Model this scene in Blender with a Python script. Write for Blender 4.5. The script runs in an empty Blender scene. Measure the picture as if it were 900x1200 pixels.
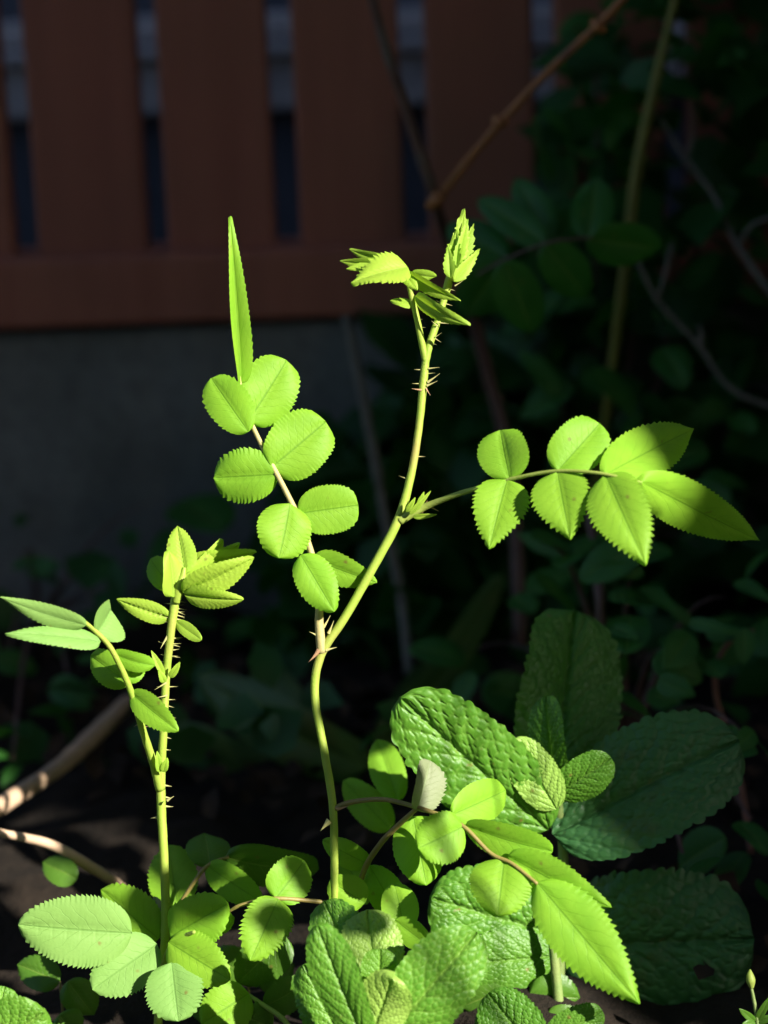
import bpy, math, random
import numpy as np
from mathutils import Vector, Matrix, Quaternion

random.seed(7)
rng = np.random.default_rng(11)
sc = bpy.context.scene
COL = sc.collection

# ------------------------------------------------------------------ camera
IW, IH = 900, 1200
D = 0.75                 # distance to the plane in focus (m)
S = 0.00028              # metres per photo pixel at that distance
PITCH = math.radians(15)
ROLL = math.radians(2.2)
r0, f0 = Vector((1, 0, 0)), Vector((0, math.cos(PITCH), -math.sin(PITCH)))
u0 = r0.cross(f0)
RIGHT = r0 * math.cos(ROLL) - u0 * math.sin(ROLL)
UP = u0 * math.cos(ROLL) + r0 * math.sin(ROLL)
FWD = f0
GROUND_PX = 1240
CAMZ = D * math.sin(PITCH) + (GROUND_PX - 600) * S * math.cos(PITCH)
CAM = Vector((0, -D * math.cos(PITCH), CAMZ))
cam = bpy.data.cameras.new('camera')
cam.sensor_fit = 'VERTICAL'
cam.sensor_height = 36.0
cam.lens = 36.0 * D / (IH * S)
cam.clip_start, cam.clip_end = 0.01, 500
cam.dof.use_dof = True
cam.dof.focus_distance = D
cam.dof.aperture_fstop = 7.0
camo = bpy.data.objects.new('camera', cam)
COL.objects.link(camo)
M3 = Matrix((RIGHT, UP, -FWD)).transposed()
camo.matrix_world = Matrix.Translation(CAM) @ M3.to_4x4()
sc.camera = camo

# ------------------------------------------------------------------ light
SUN_AZ = 50.0            # degrees to the right of straight behind the camera
SUN_EL = 31.0
a, e = math.radians(SUN_AZ), math.radians(SUN_EL)
TO_SUN = Vector((math.sin(a) * math.cos(e), -math.cos(a) * math.cos(e), math.sin(e)))
SUN_U = Vector((math.cos(a), math.sin(a), 0))    # sideways as seen along the sun's rays
w = bpy.data.worlds.new('World')
sc.world = w
w.use_nodes = True
nt = w.node_tree
nt.nodes.clear()
sky = nt.nodes.new('ShaderNodeTexSky')
sky.sky_type = 'NISHITA'
sky.sun_disc = False
sky.sun_elevation = e
sky.sun_rotation = math.atan2(TO_SUN.x, TO_SUN.y)
bg = nt.nodes.new('ShaderNodeBackground')
bg.inputs[1].default_value = 0.08
wo = nt.nodes.new('ShaderNodeOutputWorld')
nt.links.new(sky.outputs[0], bg.inputs[0])
nt.links.new(bg.outputs[0], wo.inputs[0])
sun = bpy.data.lights.new('sun', 'SUN')
sun.energy = 5.0
sun.angle = math.radians(0.53)
sun.color = (1.0, 0.95, 0.84)
suno = bpy.data.objects.new('sun', sun)
suno.rotation_euler = TO_SUN.to_track_quat('Z', 'Y').to_euler()
suno.location = TO_SUN * 5
COL.objects.link(suno)
sc.view_settings.view_transform = 'Standard'
sc.view_settings.look = 'None'
sc.view_settings.exposure = 1.45
sc.view_settings.gamma = 1.0
sc.view_settings.use_curve_mapping = False
sc.cycles.max_bounces = 6
sc.cycles.diffuse_bounces = 4
sc.cycles.glossy_bounces = 2
sc.cycles.transmission_bounces = 4
sc.cycles.use_adaptive_sampling = True
sc.cycles.adaptive_threshold = 0.02
sc.cycles.use_denoising = True


# ------------------------------------------------------------------ helpers
def P(px, py, dz=0.0):
    """the point of the place seen at a photo pixel, dz metres beyond the plane in focus"""
    d = D + dz
    k = S * d / D
    return CAM + FWD * d + RIGHT * ((px - IW / 2) * k) - UP * ((py - IH / 2) * k)


def ray_y(px, py, Y):
    v = P(px, py) - CAM
    return CAM + v * ((Y - CAM.y) / v.y)


def ray_z(px, py, Z):
    v = P(px, py) - CAM
    return CAM + v * ((Z - CAM.z) / v.z)


def px_at(dz):
    return S * (D + dz) / D


def link(o, parent=None):
    COL.objects.link(o)
    if parent is not None:
        o.parent = parent
        o.matrix_parent_inverse = Matrix.Translation(-parent.location) if parent.type == 'EMPTY' else Matrix.Identity(4)
    return o


def mesh_obj(name, verts, faces, mat, parent=None, smooth=True, uvs=None):
    me = bpy.data.meshes.new(name)
    me.from_pydata([tuple(v) for v in verts], [], [tuple(int(i) for i in f) for f in faces])
    if uvs is not None:
        ul = me.uv_layers.new(name='UVMap')
        li = np.empty(len(me.loops), dtype=np.int32)
        me.loops.foreach_get('vertex_index', li)
        ul.data.foreach_set('uv', np.asarray(uvs, dtype=np.float32)[li].ravel())
    if smooth:
        me.polygons.foreach_set('use_smooth', [True] * len(me.polygons))
    me.materials.append(mat)
    me.update()
    o = bpy.data.objects.new(name, me)
    return link(o, parent)


def thing(name, label, cat, loc, group=None):
    o = bpy.data.objects.new(name, None)
    o.empty_display_size = 0.02
    o.location = loc
    COL.objects.link(o)
    return tag(o, label, cat, group)


def tag(o, label=None, cat=None, group=None, kind=None):
    if label: o['label'] = label
    if cat: o['category'] = cat
    if group: o['group'] = group
    if kind: o['kind'] = kind
    return o


class NB:
    """small node-graph writer"""
    def __init__(self, name):
        self.m = bpy.data.materials.new(name)
        self.m.use_nodes = True
        self.t = self.m.node_tree
        self.t.nodes.clear()
        self.out = self.t.nodes.new('ShaderNodeOutputMaterial')

    def n(self, typ, **kw):
        nd = self.t.nodes.new(typ)
        for k, v in kw.items():
            setattr(nd, k, v)
        return nd

    def put(self, sock, v):
        if v is None: return
        if hasattr(v, 'is_output') or isinstance(v, bpy.types.NodeSocket):
            self.t.links.new(v, sock)
        else:
            sock.default_value = v

    def math(self, op, a, b=None, c=None, clamp=False):
        nd = self.n('ShaderNodeMath', operation=op, use_clamp=clamp)
        for i, v in enumerate((a, b, c)):
            self.put(nd.inputs[i], v)
        return nd.outputs[0]

    def mix(self, f, a, b, typ='MIX'):
        nd = self.n('ShaderNodeMix', data_type='RGBA', blend_type=typ)
        self.put(nd.inputs[0], f); self.put(nd.inputs[6], a); self.put(nd.inputs[7], b)
        return nd.outputs[2]

    def noise(self, scale, detail=4, vec=None, rough=0.55, dist=0.0):
        nd = self.n('ShaderNodeTexNoise')
        nd.inputs['Scale'].default_value = scale
        nd.inputs['Detail'].default_value = detail
        nd.inputs['Roughness'].default_value = rough
        nd.inputs['Distortion'].default_value = dist
        if vec is not None: self.put(nd.inputs['Vector'], vec)
        return nd.outputs[0]

    def ramp(self, f, stops):
        nd = self.n('ShaderNodeValToRGB')
        cr = nd.color_ramp
        while len(cr.elements) < len(stops):
            cr.elements.new(0.5)
        for el, (p, c) in zip(cr.elements, stops):
            el.position = p
            el.color = c if len(c) == 4 else (*c, 1)
        self.put(nd.inputs[0], f)
        return nd.outputs[0]

    def coord(self, which='Object'):
        return self.n('ShaderNodeTexCoord').outputs[which]

    def bump(self, h, strength, dist=0.001):
        nd = self.n('ShaderNodeBump')
        nd.inputs['Strength'].default_value = strength
        nd.inputs['Distance'].default_value = dist
        self.put(nd.inputs['Height'], h)
        return nd.outputs[0]

    def principled(self, col, rough, normal=None, spec=0.4):
        nd = self.n('ShaderNodeBsdfPrincipled')
        self.put(nd.inputs['Base Color'], col)
        self.put(nd.inputs['Roughness'], rough)
        nd.inputs['Specular IOR Level'].default_value = spec
        if normal is not None: self.put(nd.inputs['Normal'], normal)
        return nd.outputs[0]

    def surf(self, s):
        self.t.links.new(s, self.out.inputs['Surface'])
        return self.m


def c4(c): return (c[0], c[1], c[2], 1.0)


def leaf_mat(name, dark, light, trans, tfac=0.35, rough=0.42, spec=0.35, nveins=8, slope=0.30, vein=(0.3, 0.42, 0.08), vfac=0.35,
             bump=0.5, bumpd=0.0004, fine=900, tint=None, net=None):
    b = NB(name)
    uv = b.coord('UV')
    sep = b.n('ShaderNodeSeparateXYZ')
    b.put(sep.inputs[0], uv)
    s = b.math('MULTIPLY', b.math('SUBTRACT', sep.outputs[0], 0.5), 2.0)
    ab = b.math('ABSOLUTE', s)
    wob = b.noise(7.0, 0, uv)
    c = b.math('SUBTRACT', sep.outputs[1], b.math('MULTIPLY', ab, slope))
    c = b.math('ADD', c, b.math('MULTIPLY', wob, 0.06))
    fr = b.math('FRACT', b.math('MULTIPLY', c, float(nveins)))
    ridge = b.math('MULTIPLY', b.math('ABSOLUTE', b.math('SUBTRACT', fr, 0.5)), 2.0)
    lat = b.math('MULTIPLY', b.math('SUBTRACT', ridge, 0.86), 7.0, clamp=True)
    lat = b.math('MULTIPLY', lat, b.math('SUBTRACT', 1.05, ab), clamp=True)
    mid = b.math('MULTIPLY', b.math('SUBTRACT', 0.05, ab), 30.0, clamp=True)
    vm = b.math('MAXIMUM', b.math('MULTIPLY', lat, 0.7), mid)
    obj = b.coord('Object')
    n1 = b.noise(110.0, 1, obj)
    col = b.mix(b.math('MULTIPLY_ADD', n1, 1.6, -0.3, clamp=True), c4(dark), c4(light))
    oi = b.n('ShaderNodeObjectInfo')
    rnd = oi.outputs['Random']
    col = b.mix(b.math('MULTIPLY', rnd, 0.35), col, c4((light[0] * 1.15, light[1] * 0.95, light[2])))
    if tint is not None:
        n2 = b.noise(38.0, 3, obj)
        col = b.mix(b.math('MULTIPLY_ADD', n2, 3.2, -1.75, clamp=True), col, c4(tint))
    sp = b.noise(260.0, 1, obj)
    col = b.mix(b.math('MULTIPLY_ADD', sp, 9.0, -6.6, clamp=True), col, c4((0.16, 0.12, 0.03)))
    col = b.mix(b.math('MULTIPLY', vm, vfac), col, c4(vein))
    if net is not None:
        an = b.n('ShaderNodeAttribute', attribute_name='net')
        col = b.mix(b.math('MULTIPLY', an.outputs['Fac'], 0.38), col, c4(net))
    nf = b.noise(fine, 1, obj, 0.6)
    h = b.math('SUBTRACT', b.math('MULTIPLY', nf, 0.35), b.math('MULTIPLY', vm, 0.6))
    nrm = b.bump(h, bump, bumpd)
    p = b.principled(col, rough, nrm, spec)
    tr = b.n('ShaderNodeBsdfTranslucent')
    tcol = b.mix(b.math('MULTIPLY', vm, 0.4), c4(trans), c4((trans[0] * 0.55, trans[1] * 0.6, trans[2] * 0.5)))
    b.put(tr.inputs[0], tcol)
    b.put(tr.inputs['Normal'], nrm)
    mx = b.n('ShaderNodeMixShader')
    mx.inputs[0].default_value = tfac
    b.t.links.new(p, mx.inputs[1]); b.t.links.new(tr.outputs[0], mx.inputs[2])
    return b.surf(mx.outputs[0])


def stem_mat(name, c1, c2, rough=0.5, scale=140, sss=0.0, spec=0.35, blot=None):
    b = NB(name)
    obj = b.coord('Object')
    n1 = b.noise(scale, 4, obj)
    col = b.mix(b.math('MULTIPLY_ADD', n1, 2.0, -0.5, clamp=True), c4(c1), c4(c2))
    if blot is not None:
        n2 = b.noise(45, 2, obj)
        col = b.mix(b.math('MULTIPLY_ADD', n2, 4.0, -2.2, clamp=True), col, c4(blot))
    nf = b.noise(scale * 9, 3, obj)
    p = b.principled(col, rough, b.bump(nf, 0.35, 0.0004), spec)
    if sss > 0:
        tr = b.n('ShaderNodeBsdfTranslucent')
        b.put(tr.inputs[0], col)
        mx = b.n('ShaderNodeMixShader')
        mx.inputs[0].default_value = sss
        b.t.links.new(p, mx.inputs[1]); b.t.links.new(tr.outputs[0], mx.inputs[2])
        p = mx.outputs[0]
    return b.surf(p)


MAT = {}
MAT['rose'] = leaf_mat('young_rose_leaf', (0.135, 0.325, 0.018), (0.215, 0.425, 0.03), (0.34, 0.68, 0.02), vein=(0.09, 0.22, 0.012), vfac=0.6, rough=0.55, spec=0.22, bump=0.35)
MAT['rose_soft'] = leaf_mat('fresh_rose_shoot_leaf', (0.25, 0.42, 0.04), (0.31, 0.48, 0.05), (0.44, 0.70, 0.03), rough=0.55, spec=0.22, nveins=11, vein=(0.15, 0.26, 0.02), vfac=0.4)
MAT['rose_under'] = leaf_mat('pale_rose_leaf_underside', (0.15, 0.30, 0.065), (0.19, 0.35, 0.085), (0.22, 0.42, 0.03), tfac=0.25, rough=0.6, spec=0.2, vein=(0.10, 0.22, 0.04), vfac=0.5)
MAT['rose_grey'] = leaf_mat('grey_rose_leaf_underside', (0.155, 0.20, 0.10), (0.20, 0.24, 0.13), (0.14, 0.22, 0.04), tfac=0.2, vein=(0.2, 0.27, 0.12), vfac=0.5, rough=0.6)
MAT['rose_old'] = leaf_mat('mature_rose_leaf', (0.055, 0.15, 0.012), (0.08, 0.19, 0.018), (0.14, 0.34, 0.01), tfac=0.3)
MAT['mint'] = leaf_mat('mint_leaf', (0.045, 0.16, 0.010), (0.085, 0.225, 0.018), (0.14, 0.38, 0.012), tfac=0.25, rough=0.46, spec=0.38, net=(0.20, 0.36, 0.06),
                       vfac=0.0, bump=0.35, bumpd=0.0003, fine=1500)
MAT['mint_pale'] = leaf_mat('young_mint_leaf', (0.22, 0.38, 0.06), (0.28, 0.45, 0.085), (0.36, 0.62, 0.03), tfac=0.3, rough=0.48, spec=0.35, net=(0.14, 0.27, 0.04),
                            vfac=0.0, bump=0.35, bumpd=0.0003, fine=1500)
MAT['mint_bright'] = leaf_mat('bright_mint_leaf', (0.065, 0.20, 0.014), (0.11, 0.27, 0.024), (0.18, 0.44, 0.015), tfac=0.26, rough=0.46, spec=0.38, net=(0.28, 0.44, 0.08),
                              vfac=0.0, bump=0.35, bumpd=0.0003, fine=1500)
MAT['mint_mid'] = leaf_mat('mid_green_mint_leaf', (0.04, 0.15, 0.018), (0.065, 0.20, 0.028), (0.08, 0.32, 0.015), tfac=0.22, rough=0.42, spec=0.45, net=(0.10, 0.26, 0.05),
                           vfac=0.0, bump=0.35, bumpd=0.0003, fine=1500)
MAT['mint_shaded'] = leaf_mat('shaded_mint_leaf', (0.030, 0.12, 0.032), (0.048, 0.165, 0.05), (0.04, 0.19, 0.02), tfac=0.22, rough=0.45, spec=0.42, net=(0.07, 0.17, 0.06),
                           vfac=0.0, bump=0.35, bumpd=0.0003, fine=1500, tint=(0.10, 0.06, 0.02))  # mint darkened towards teal: the shade on these leaves is put into the colour
def plain_leaf_mat(name, dark, light, trans, tfac=0.3, rough=0.5):
    b = NB(name)
    oi = b.n('ShaderNodeObjectInfo')
    n1 = b.noise(40, 1, b.coord('Object'))
    col = b.mix(b.math('MULTIPLY_ADD', n1, 2.2, -0.6, clamp=True), c4(dark), c4(light))
    p = b.principled(col, rough, None, 0.3)
    tr = b.n('ShaderNodeBsdfTranslucent')
    b.put(tr.inputs[0], c4(trans))
    mx = b.n('ShaderNodeMixShader')
    mx.inputs[0].default_value = tfac
    b.t.links.new(p, mx.inputs[1]); b.t.links.new(tr.outputs[0], mx.inputs[2])
    return b.surf(mx.outputs[0])


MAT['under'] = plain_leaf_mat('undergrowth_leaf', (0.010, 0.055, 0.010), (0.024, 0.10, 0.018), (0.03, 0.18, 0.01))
MAT['sky_screen'] = plain_leaf_mat('sky_screen_leaf', (0.015, 0.04, 0.01), (0.03, 0.07, 0.015), (0.03, 0.1, 0.01))  # for the unseen leafy blocks added to cut skylight
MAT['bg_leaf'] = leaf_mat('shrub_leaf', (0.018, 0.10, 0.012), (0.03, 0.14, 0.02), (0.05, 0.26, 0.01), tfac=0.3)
MAT['strap'] = leaf_mat('strap_leaf', (0.04, 0.09, 0.02), (0.06, 0.12, 0.03), (0.08, 0.2, 0.02), tfac=0.25, nveins=2, tint=(0.12, 0.10, 0.03))
MAT['stem'] = stem_mat('green_shoot_stem', (0.29, 0.43, 0.05), (0.40, 0.50, 0.08), sss=0.3, blot=(0.40, 0.33, 0.10))
MAT['rachis'] = stem_mat('pinkish_leaf_stalk', (0.40, 0.33, 0.14), (0.45, 0.40, 0.16), sss=0.15)
MAT['rachis_green'] = stem_mat('green_leaf_stalk', (0.26, 0.36, 0.05), (0.32, 0.38, 0.09), sss=0.2)
MAT['brown_stalk'] = stem_mat('brown_leaf_stalk', (0.18, 0.13, 0.04), (0.22, 0.19, 0.05))
MAT['thorn'] = stem_mat('thorn', (0.42, 0.45, 0.14), (0.50, 0.42, 0.20), sss=0.2)
MAT['thorn_red'] = stem_mat('reddish_thorn', (0.40, 0.26, 0.14), (0.42, 0.22, 0.12), sss=0.2)
MAT['mint_stem'] = stem_mat('mint_stem', (0.14, 0.22, 0.06), (0.20, 0.24, 0.08))
MAT['cane'] = stem_mat('brown_cane', (0.24, 0.085, 0.025), (0.33, 0.13, 0.04), rough=0.45, blot=(0.08, 0.04, 0.03))
MAT['dark_cane'] = stem_mat('dark_cane', (0.07, 0.035, 0.03), (0.11, 0.06, 0.05), blot=(0.12, 0.11, 0.10))
MAT['green_cane'] = stem_mat('olive_cane', (0.10, 0.11, 0.015), (0.15, 0.14, 0.02))
MAT['grey_twig'] = stem_mat('grey_twig', (0.09, 0.085, 0.07), (0.16, 0.14, 0.115), rough=0.8)
MAT['red_twig'] = stem_mat('red_twig', (0.15, 0.06, 0.045), (0.20, 0.09, 0.06), rough=0.7)
MAT['straw'] = stem_mat('dry_straw', (0.40, 0.27, 0.18), (0.52, 0.36, 0.24), rough=0.7)


def wood_mat():
    b = NB('red_brown_stained_wood')
    obj = b.coord('Object')
    mp = b.n('ShaderNodeMapping')
    mp.inputs['Scale'].default_value = (60, 60, 3)
    b.put(mp.inputs[0], obj)
    oi = b.n('ShaderNodeObjectInfo')
    add = b.n('ShaderNodeVectorMath', operation='ADD')
    b.t.links.new(mp.outputs[0], add.inputs[0])
    cx = b.n('ShaderNodeCombineXYZ')
    b.put(cx.inputs[0], b.math('MULTIPLY', oi.outputs['Random'], 37.0))
    b.t.links.new(cx.outputs[0], add.inputs[1])
    g = b.noise(1.0, 6, add.outputs[0], 0.6, 0.6)
    big = b.noise(9.0, 3, obj)
    col = b.mix(b.math('MULTIPLY_ADD', g, 1.8, -0.4, clamp=True), c4((0.23, 0.070, 0.046)), c4((0.36, 0.125, 0.080)))
    col = b.mix(b.math('MULTIPLY_ADD', big, 2.4, -0.9, clamp=True), col, c4((0.26, 0.10, 0.06)))
    col = b.mix(b.math('MULTIPLY', oi.outputs['Random'], 0.45), col, c4((0.19, 0.06, 0.042)))
    nrm = b.bump(g, 0.5, 0.001)
    return b.surf(b.principled(col, 0.6, nrm, 0.3))


def concrete_mat(name, c1, c2, scale=14):
    b = NB(name)
    obj = b.coord('Object')
    n1 = b.noise(scale, 6, obj, 0.65)
    n2 = b.noise(scale * 14, 4, obj, 0.7)
    col = b.mix(b.math('MULTIPLY_ADD', n1, 2.2, -0.6, clamp=True), c4(c1), c4(c2))
    col = b.mix(b.math('MULTIPLY_ADD', n2, 2.0, -0.95, clamp=True), col, c4((c1[0] * 0.55, c1[1] * 0.55, c1[2] * 0.55)))
    h = b.math('ADD', b.math('MULTIPLY', n1, 0.6), b.math('MULTIPLY', n2, 0.4))
    return b.surf(b.principled(col, 0.9, b.bump(h, 0.6, 0.004), 0.2))


def soil_mat():
    b = NB('dark_garden_soil')
    obj = b.coord('Object')
    n1 = b.noise(45, 6, obj, 0.7)
    n2 = b.noise(8, 3, obj)
    col = b.ramp(n1, [(0.3, (0.006, 0.005, 0.004)), (0.55, (0.014, 0.010, 0.007)), (0.8, (0.032, 0.021, 0.014))])
    col = b.mix(b.math('MULTIPLY_ADD', n2, 2, -0.8, clamp=True), col, c4((0.018, 0.012, 0.008)))
    return b.surf(b.principled(col, 0.95, b.bump(n1, 0.9, 0.006), 0.2))


MAT['wood'] = wood_mat()
MAT['plinth'] = concrete_mat('weathered_dark_concrete', (0.085, 0.084, 0.08), (0.20, 0.195, 0.185), 8)
MAT['render'] = concrete_mat('shade_wall_grey', (0.13, 0.13, 0.14), (0.18, 0.18, 0.19), 5)
MAT['blue_wall'] = concrete_mat('blue_grey_wall', (0.08, 0.09, 0.12), (0.11, 0.12, 0.155), 5)
MAT['block'] = concrete_mat('pale_grey_block', (0.46, 0.43, 0.45), (0.58, 0.54, 0.56), 9)
MAT['soil'] = soil_mat()


def litter_mat():
    b = NB('dead_leaf')
    n1 = b.noise(60, 3, b.coord('Object'))
    col = b.ramp(n1, [(0.3, (0.014, 0.009, 0.006)), (0.55, (0.035, 0.02, 0.012)), (0.8, (0.10, 0.055, 0.03))])
    return b.surf(b.principled(col, 0.8, None, 0.2))


MAT['litter'] = litter_mat()


# ------------------------------------------------------------------ setting
FENCE_Y = ray_z(150, 700, 0.0).y


def box(name, lo, hi, mat, parent=None, bev=0.0):
    (x0, y0, z0), (x1, y1, z1) = lo, hi
    if bev <= 0:
        v = [(x0, y0, z0), (x1, y0, z0), (x1, y1, z0), (x0, y1, z0), (x0, y0, z1), (x1, y0, z1), (x1, y1, z1), (x0, y1, z1)]
        f = [(0, 3, 2, 1), (4, 5, 6, 7), (0, 1, 5, 4), (1, 2, 6, 5), (2, 3, 7, 6), (3, 0, 4, 7)]
        return mesh_obj(name, v, f, mat, parent, smooth=False)
    import bmesh
    bm = bmesh.new()
    bmesh.ops.create_cube(bm, size=1.0)
    for q in bm.verts:
        q.co = Vector(((q.co.x + .5) * (x1 - x0) + x0, (q.co.y + .5) * (y1 - y0) + y0, (q.co.z + .5) * (z1 - z0) + z0))
    bmesh.ops.bevel(bm, geom=bm.edges[:], offset=bev, segments=2, affect='EDGES', profile=0.5)
    me = bpy.data.meshes.new(name)
    bm.to_mesh(me); bm.free()
    me.materials.append(mat)
    return link(bpy.data.objects.new(name, me), parent)


def ground():
    xs = np.concatenate([[-60, -20, -6, -2.5, -1.2], np.linspace(-0.7, 0.9, 90), [1.4, 2.5, 6, 20, 60]])
    ys = np.concatenate([[-60, -20, -6, -2.5, -1.2], np.linspace(-0.7, 0.6, 80), [1.0, 2.5, 6, 20, 60]])
    X, Y = np.meshgrid(xs, ys)
    Z = 0.006 * np.sin(X * 23 + 1) * np.cos(Y * 19) + 0.004 * np.sin(X * 61 + Y * 47) + 0.003 * np.cos(X * 97 - Y * 113)
    inner = (np.abs(X) < 1.1) & (np.abs(Y) < 1.1)
    Z = np.where(inner, Z + rng.normal(0, 0.002, Z.shape), -0.01) - 0.006
    n, m = len(ys), len(xs)
    V = np.stack([X.ravel(), Y.ravel(), Z.ravel()], 1)
    F = [(i * m + j, i * m + j + 1, (i + 1) * m + j + 1, (i + 1) * m + j) for i in range(n - 1) for j in range(m - 1)]
    o = mesh_obj('ground', V, F, MAT['soil'])
    tag(o, 'dark bare garden soil under the plants', None, None, 'structure')


ground()

# timber fence on a concrete plinth
rail_lo = ray_y(225, 379, FENCE_Y - 0.022).z
rail_hi = ray_y(225, 296, FENCE_Y - 0.022).z
slat_bot = rail_hi - 0.008
fence = thing('timber_fence', 'red-brown stained timber fence of upright slats on a bottom rail', 'fence', (0, FENCE_Y, rail_lo))
box('bottom_rail', (-1.4, FENCE_Y - 0.022, rail_lo), (1.6, FENCE_Y + 0.026, rail_hi), MAT['wood'], fence, 0.003)
TOP = rail_hi + 0.42
# slat gaps as seen at pixel row 240
gx = [ray_y(x, 240, FENCE_Y).x for x in (30, 181, 341, 492, 641)]
pitch = (gx[-1] - gx[0]) / 4
gap = 0.0115
for k in range(-7, 12):
    x0 = gx[0] + pitch * (k - 1) + gap / 2 + random.uniform(-.0012, .0012)
    x1 = gx[0] + pitch * k - gap / 2 + random.uniform(-.0012, .0012)
    s = box('slat', (x0, FENCE_Y - 0.008, slat_bot), (x1, FENCE_Y + 0.010, TOP), MAT['wood'], fence, 0.002)
box('top_rail', (-1.4, FENCE_Y - 0.022, TOP), (1.6, FENCE_Y + 0.026, TOP + 0.05), MAT['wood'], fence, 0.003)
pl = box('fence_plinth', (-1.6, FENCE_Y - 0.012, -0.12), (1.8, FENCE_Y + 0.10, rail_lo - 0.004), MAT['plinth'], None, 0.004)
tag(pl, 'dark weathered concrete plinth below the timber fence', 'plinth')

# neighbouring wall seen through the slats
BY = FENCE_Y + 0.55
nb = thing('neighbour_wall', 'blue-grey wall with a pale ledge course seen through the fence gaps', 'wall', (0, BY, 0))
z1 = ray_y(330, 130, BY).z
z2 = ray_y(330, 62, BY).z
z3 = ray_y(330, 48, BY).z
z4 = ray_y(330, 14, BY).z
box('wall_base', (-2.2, BY, -0.1), (2.4, BY + 0.2, z1), MAT['blue_wall'], nb)
xx = -2.2
k = 0
while xx < 2.4:
    L = 0.21
    box('block', (xx + 0.002, BY - 0.015, z1 + 0.002), (xx + L - 0.002, BY + 0.2, z2 - 0.002), MAT['block'], nb, 0.003)
    xx += L
box('ledge', (-2.2, BY - 0.024, z2), (2.4, BY + 0.2, z3), MAT['block'], nb, 0.002)
box('upper_wall', (-2.2, BY + 0.01, z3), (2.4, BY + 0.2, 1.1), MAT['blue_wall'], nb)
box('band', (-2.2, BY - 0.01, z3 + 0.004), (2.4, BY + 0.009, z4), MAT['block'], nb, 0.002)

# unseen wall added to keep the back of the bed in shade; its end lets the sun onto the front plants
EDGE_U = 0.045
sd = 1.7
hd = Vector((TO_SUN.x, TO_SUN.y, 0)).normalized()
A0 = hd * sd + SUN_U * EDGE_U
wv, wf = [], []
for (uu, ss, zz) in [(a_, b_, c_) for c_ in (-0.1, 2.6) for a_, b_ in ((0, 0), (3.2, 0), (3.2, 0.25), (0, 0.25))]:
    q = A0 + SUN_U * uu + hd * ss
    wv.append((q.x, q.y, zz))
wf = [(0, 3, 2, 1), (4, 5, 6, 7), (0, 1, 5, 4), (1, 2, 6, 5), (2, 3, 7, 6), (3, 0, 4, 7)]
hw = mesh_obj('shade_wall', wv, wf, MAT['render'], None, smooth=False)
tag(hw, 'tall grey wall added out of view to shade the back of the bed', 'wall')


# unseen roof added over the back of the bed to keep skylight off it
ro = thing('shade_roof', 'flat boarded roof added out of view to keep skylight off the bed', 'roof', (0.2, 0, 1.5))
for k in range(14):
    box('board', (-0.3 + k * .2, -0.75, 1.5), (-0.3 + k * .2 + .196, FENCE_Y - 0.03, 1.53), MAT['wood'], ro)
box('beam', (-0.3, -0.82, 1.46), (2.5, -0.751, 1.56), MAT['wood'], ro)


def sky_screen(label, x0, y0, x1, y1, h):
    """unseen leafy screen added to cut skylight: a dark inner mass and a coat of leaves"""
    cx, cy = (x0 + x1) / 2, (y0 + y1) / 2
    t_ = thing('sky_screen', label, 'sky_screen', (cx, cy, 0))
    box('inner_growth', (x0, y0, -0.05), (x1, y1, h), MAT['sky_screen'], t_, 0.05)
    V, F = [], []
    for _ in range(int(2600 * max(x1 - x0, y1 - y0) / 3)):
        fx, fy, fz = random.random(), random.random(), random.random()
        side = random.randrange(5)
        if side == 0: fx = 0
        elif side == 1: fx = 1
        elif side == 2: fy = 0
        elif side == 3: fy = 1
        else: fz = 1
        c = Vector((x0 + fx * (x1 - x0), y0 + fy * (y1 - y0), fz * h))
        d_ = Vector((random.gauss(0, 1), random.gauss(0, 1), random.gauss(0, 1))).normalized()
        e_ = d_.orthogonal().normalized()
        b0 = len(V)
        V += [c - d_ * .04, c + e_ * .018, c + d_ * .045, c - e_ * .018]
        F.append((b0, b0 + 1, b0 + 2, b0 + 3))
    o = mesh_obj('foliage', V, F, MAT['sky_screen'], t_, smooth=False)
    o['kind'] = 'stuff'


sky_screen('dark leafy screen added out of view on the left to cut skylight', -1.9, -2.3, -1.35, FENCE_Y - 0.06, 0.32)
sky_screen('dark leafy screen added out of view at the front to cut skylight', -1.3, -2.7, 2.1, -2.2, 3.0)

# ------------------------------------------------------------------ plant pieces
def crom(pts, n=8):
    pts = [np.asarray(p, float) for p in pts]
    if len(pts) == 2:
        return [pts[0] + (pts[1] - pts[0]) * i / n for i in range(n + 1)]
    ext = [2 * pts[0] - pts[1]] + pts + [2 * pts[-1] - pts[-2]]
    out = []
    for i in range(1, len(ext) - 2):
        p0, p1, p2, p3 = ext[i - 1:i + 3]
        for k in range(n):
            t = k / n
            out.append(0.5 * (2 * p1 + (p2 - p0) * t + (2 * p0 - 5 * p1 + 4 * p2 - p3) * t * t + (3 * p1 - p0 - 3 * p2 + p3) * t ** 3))
    out.append(pts[-1])
    return out


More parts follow.
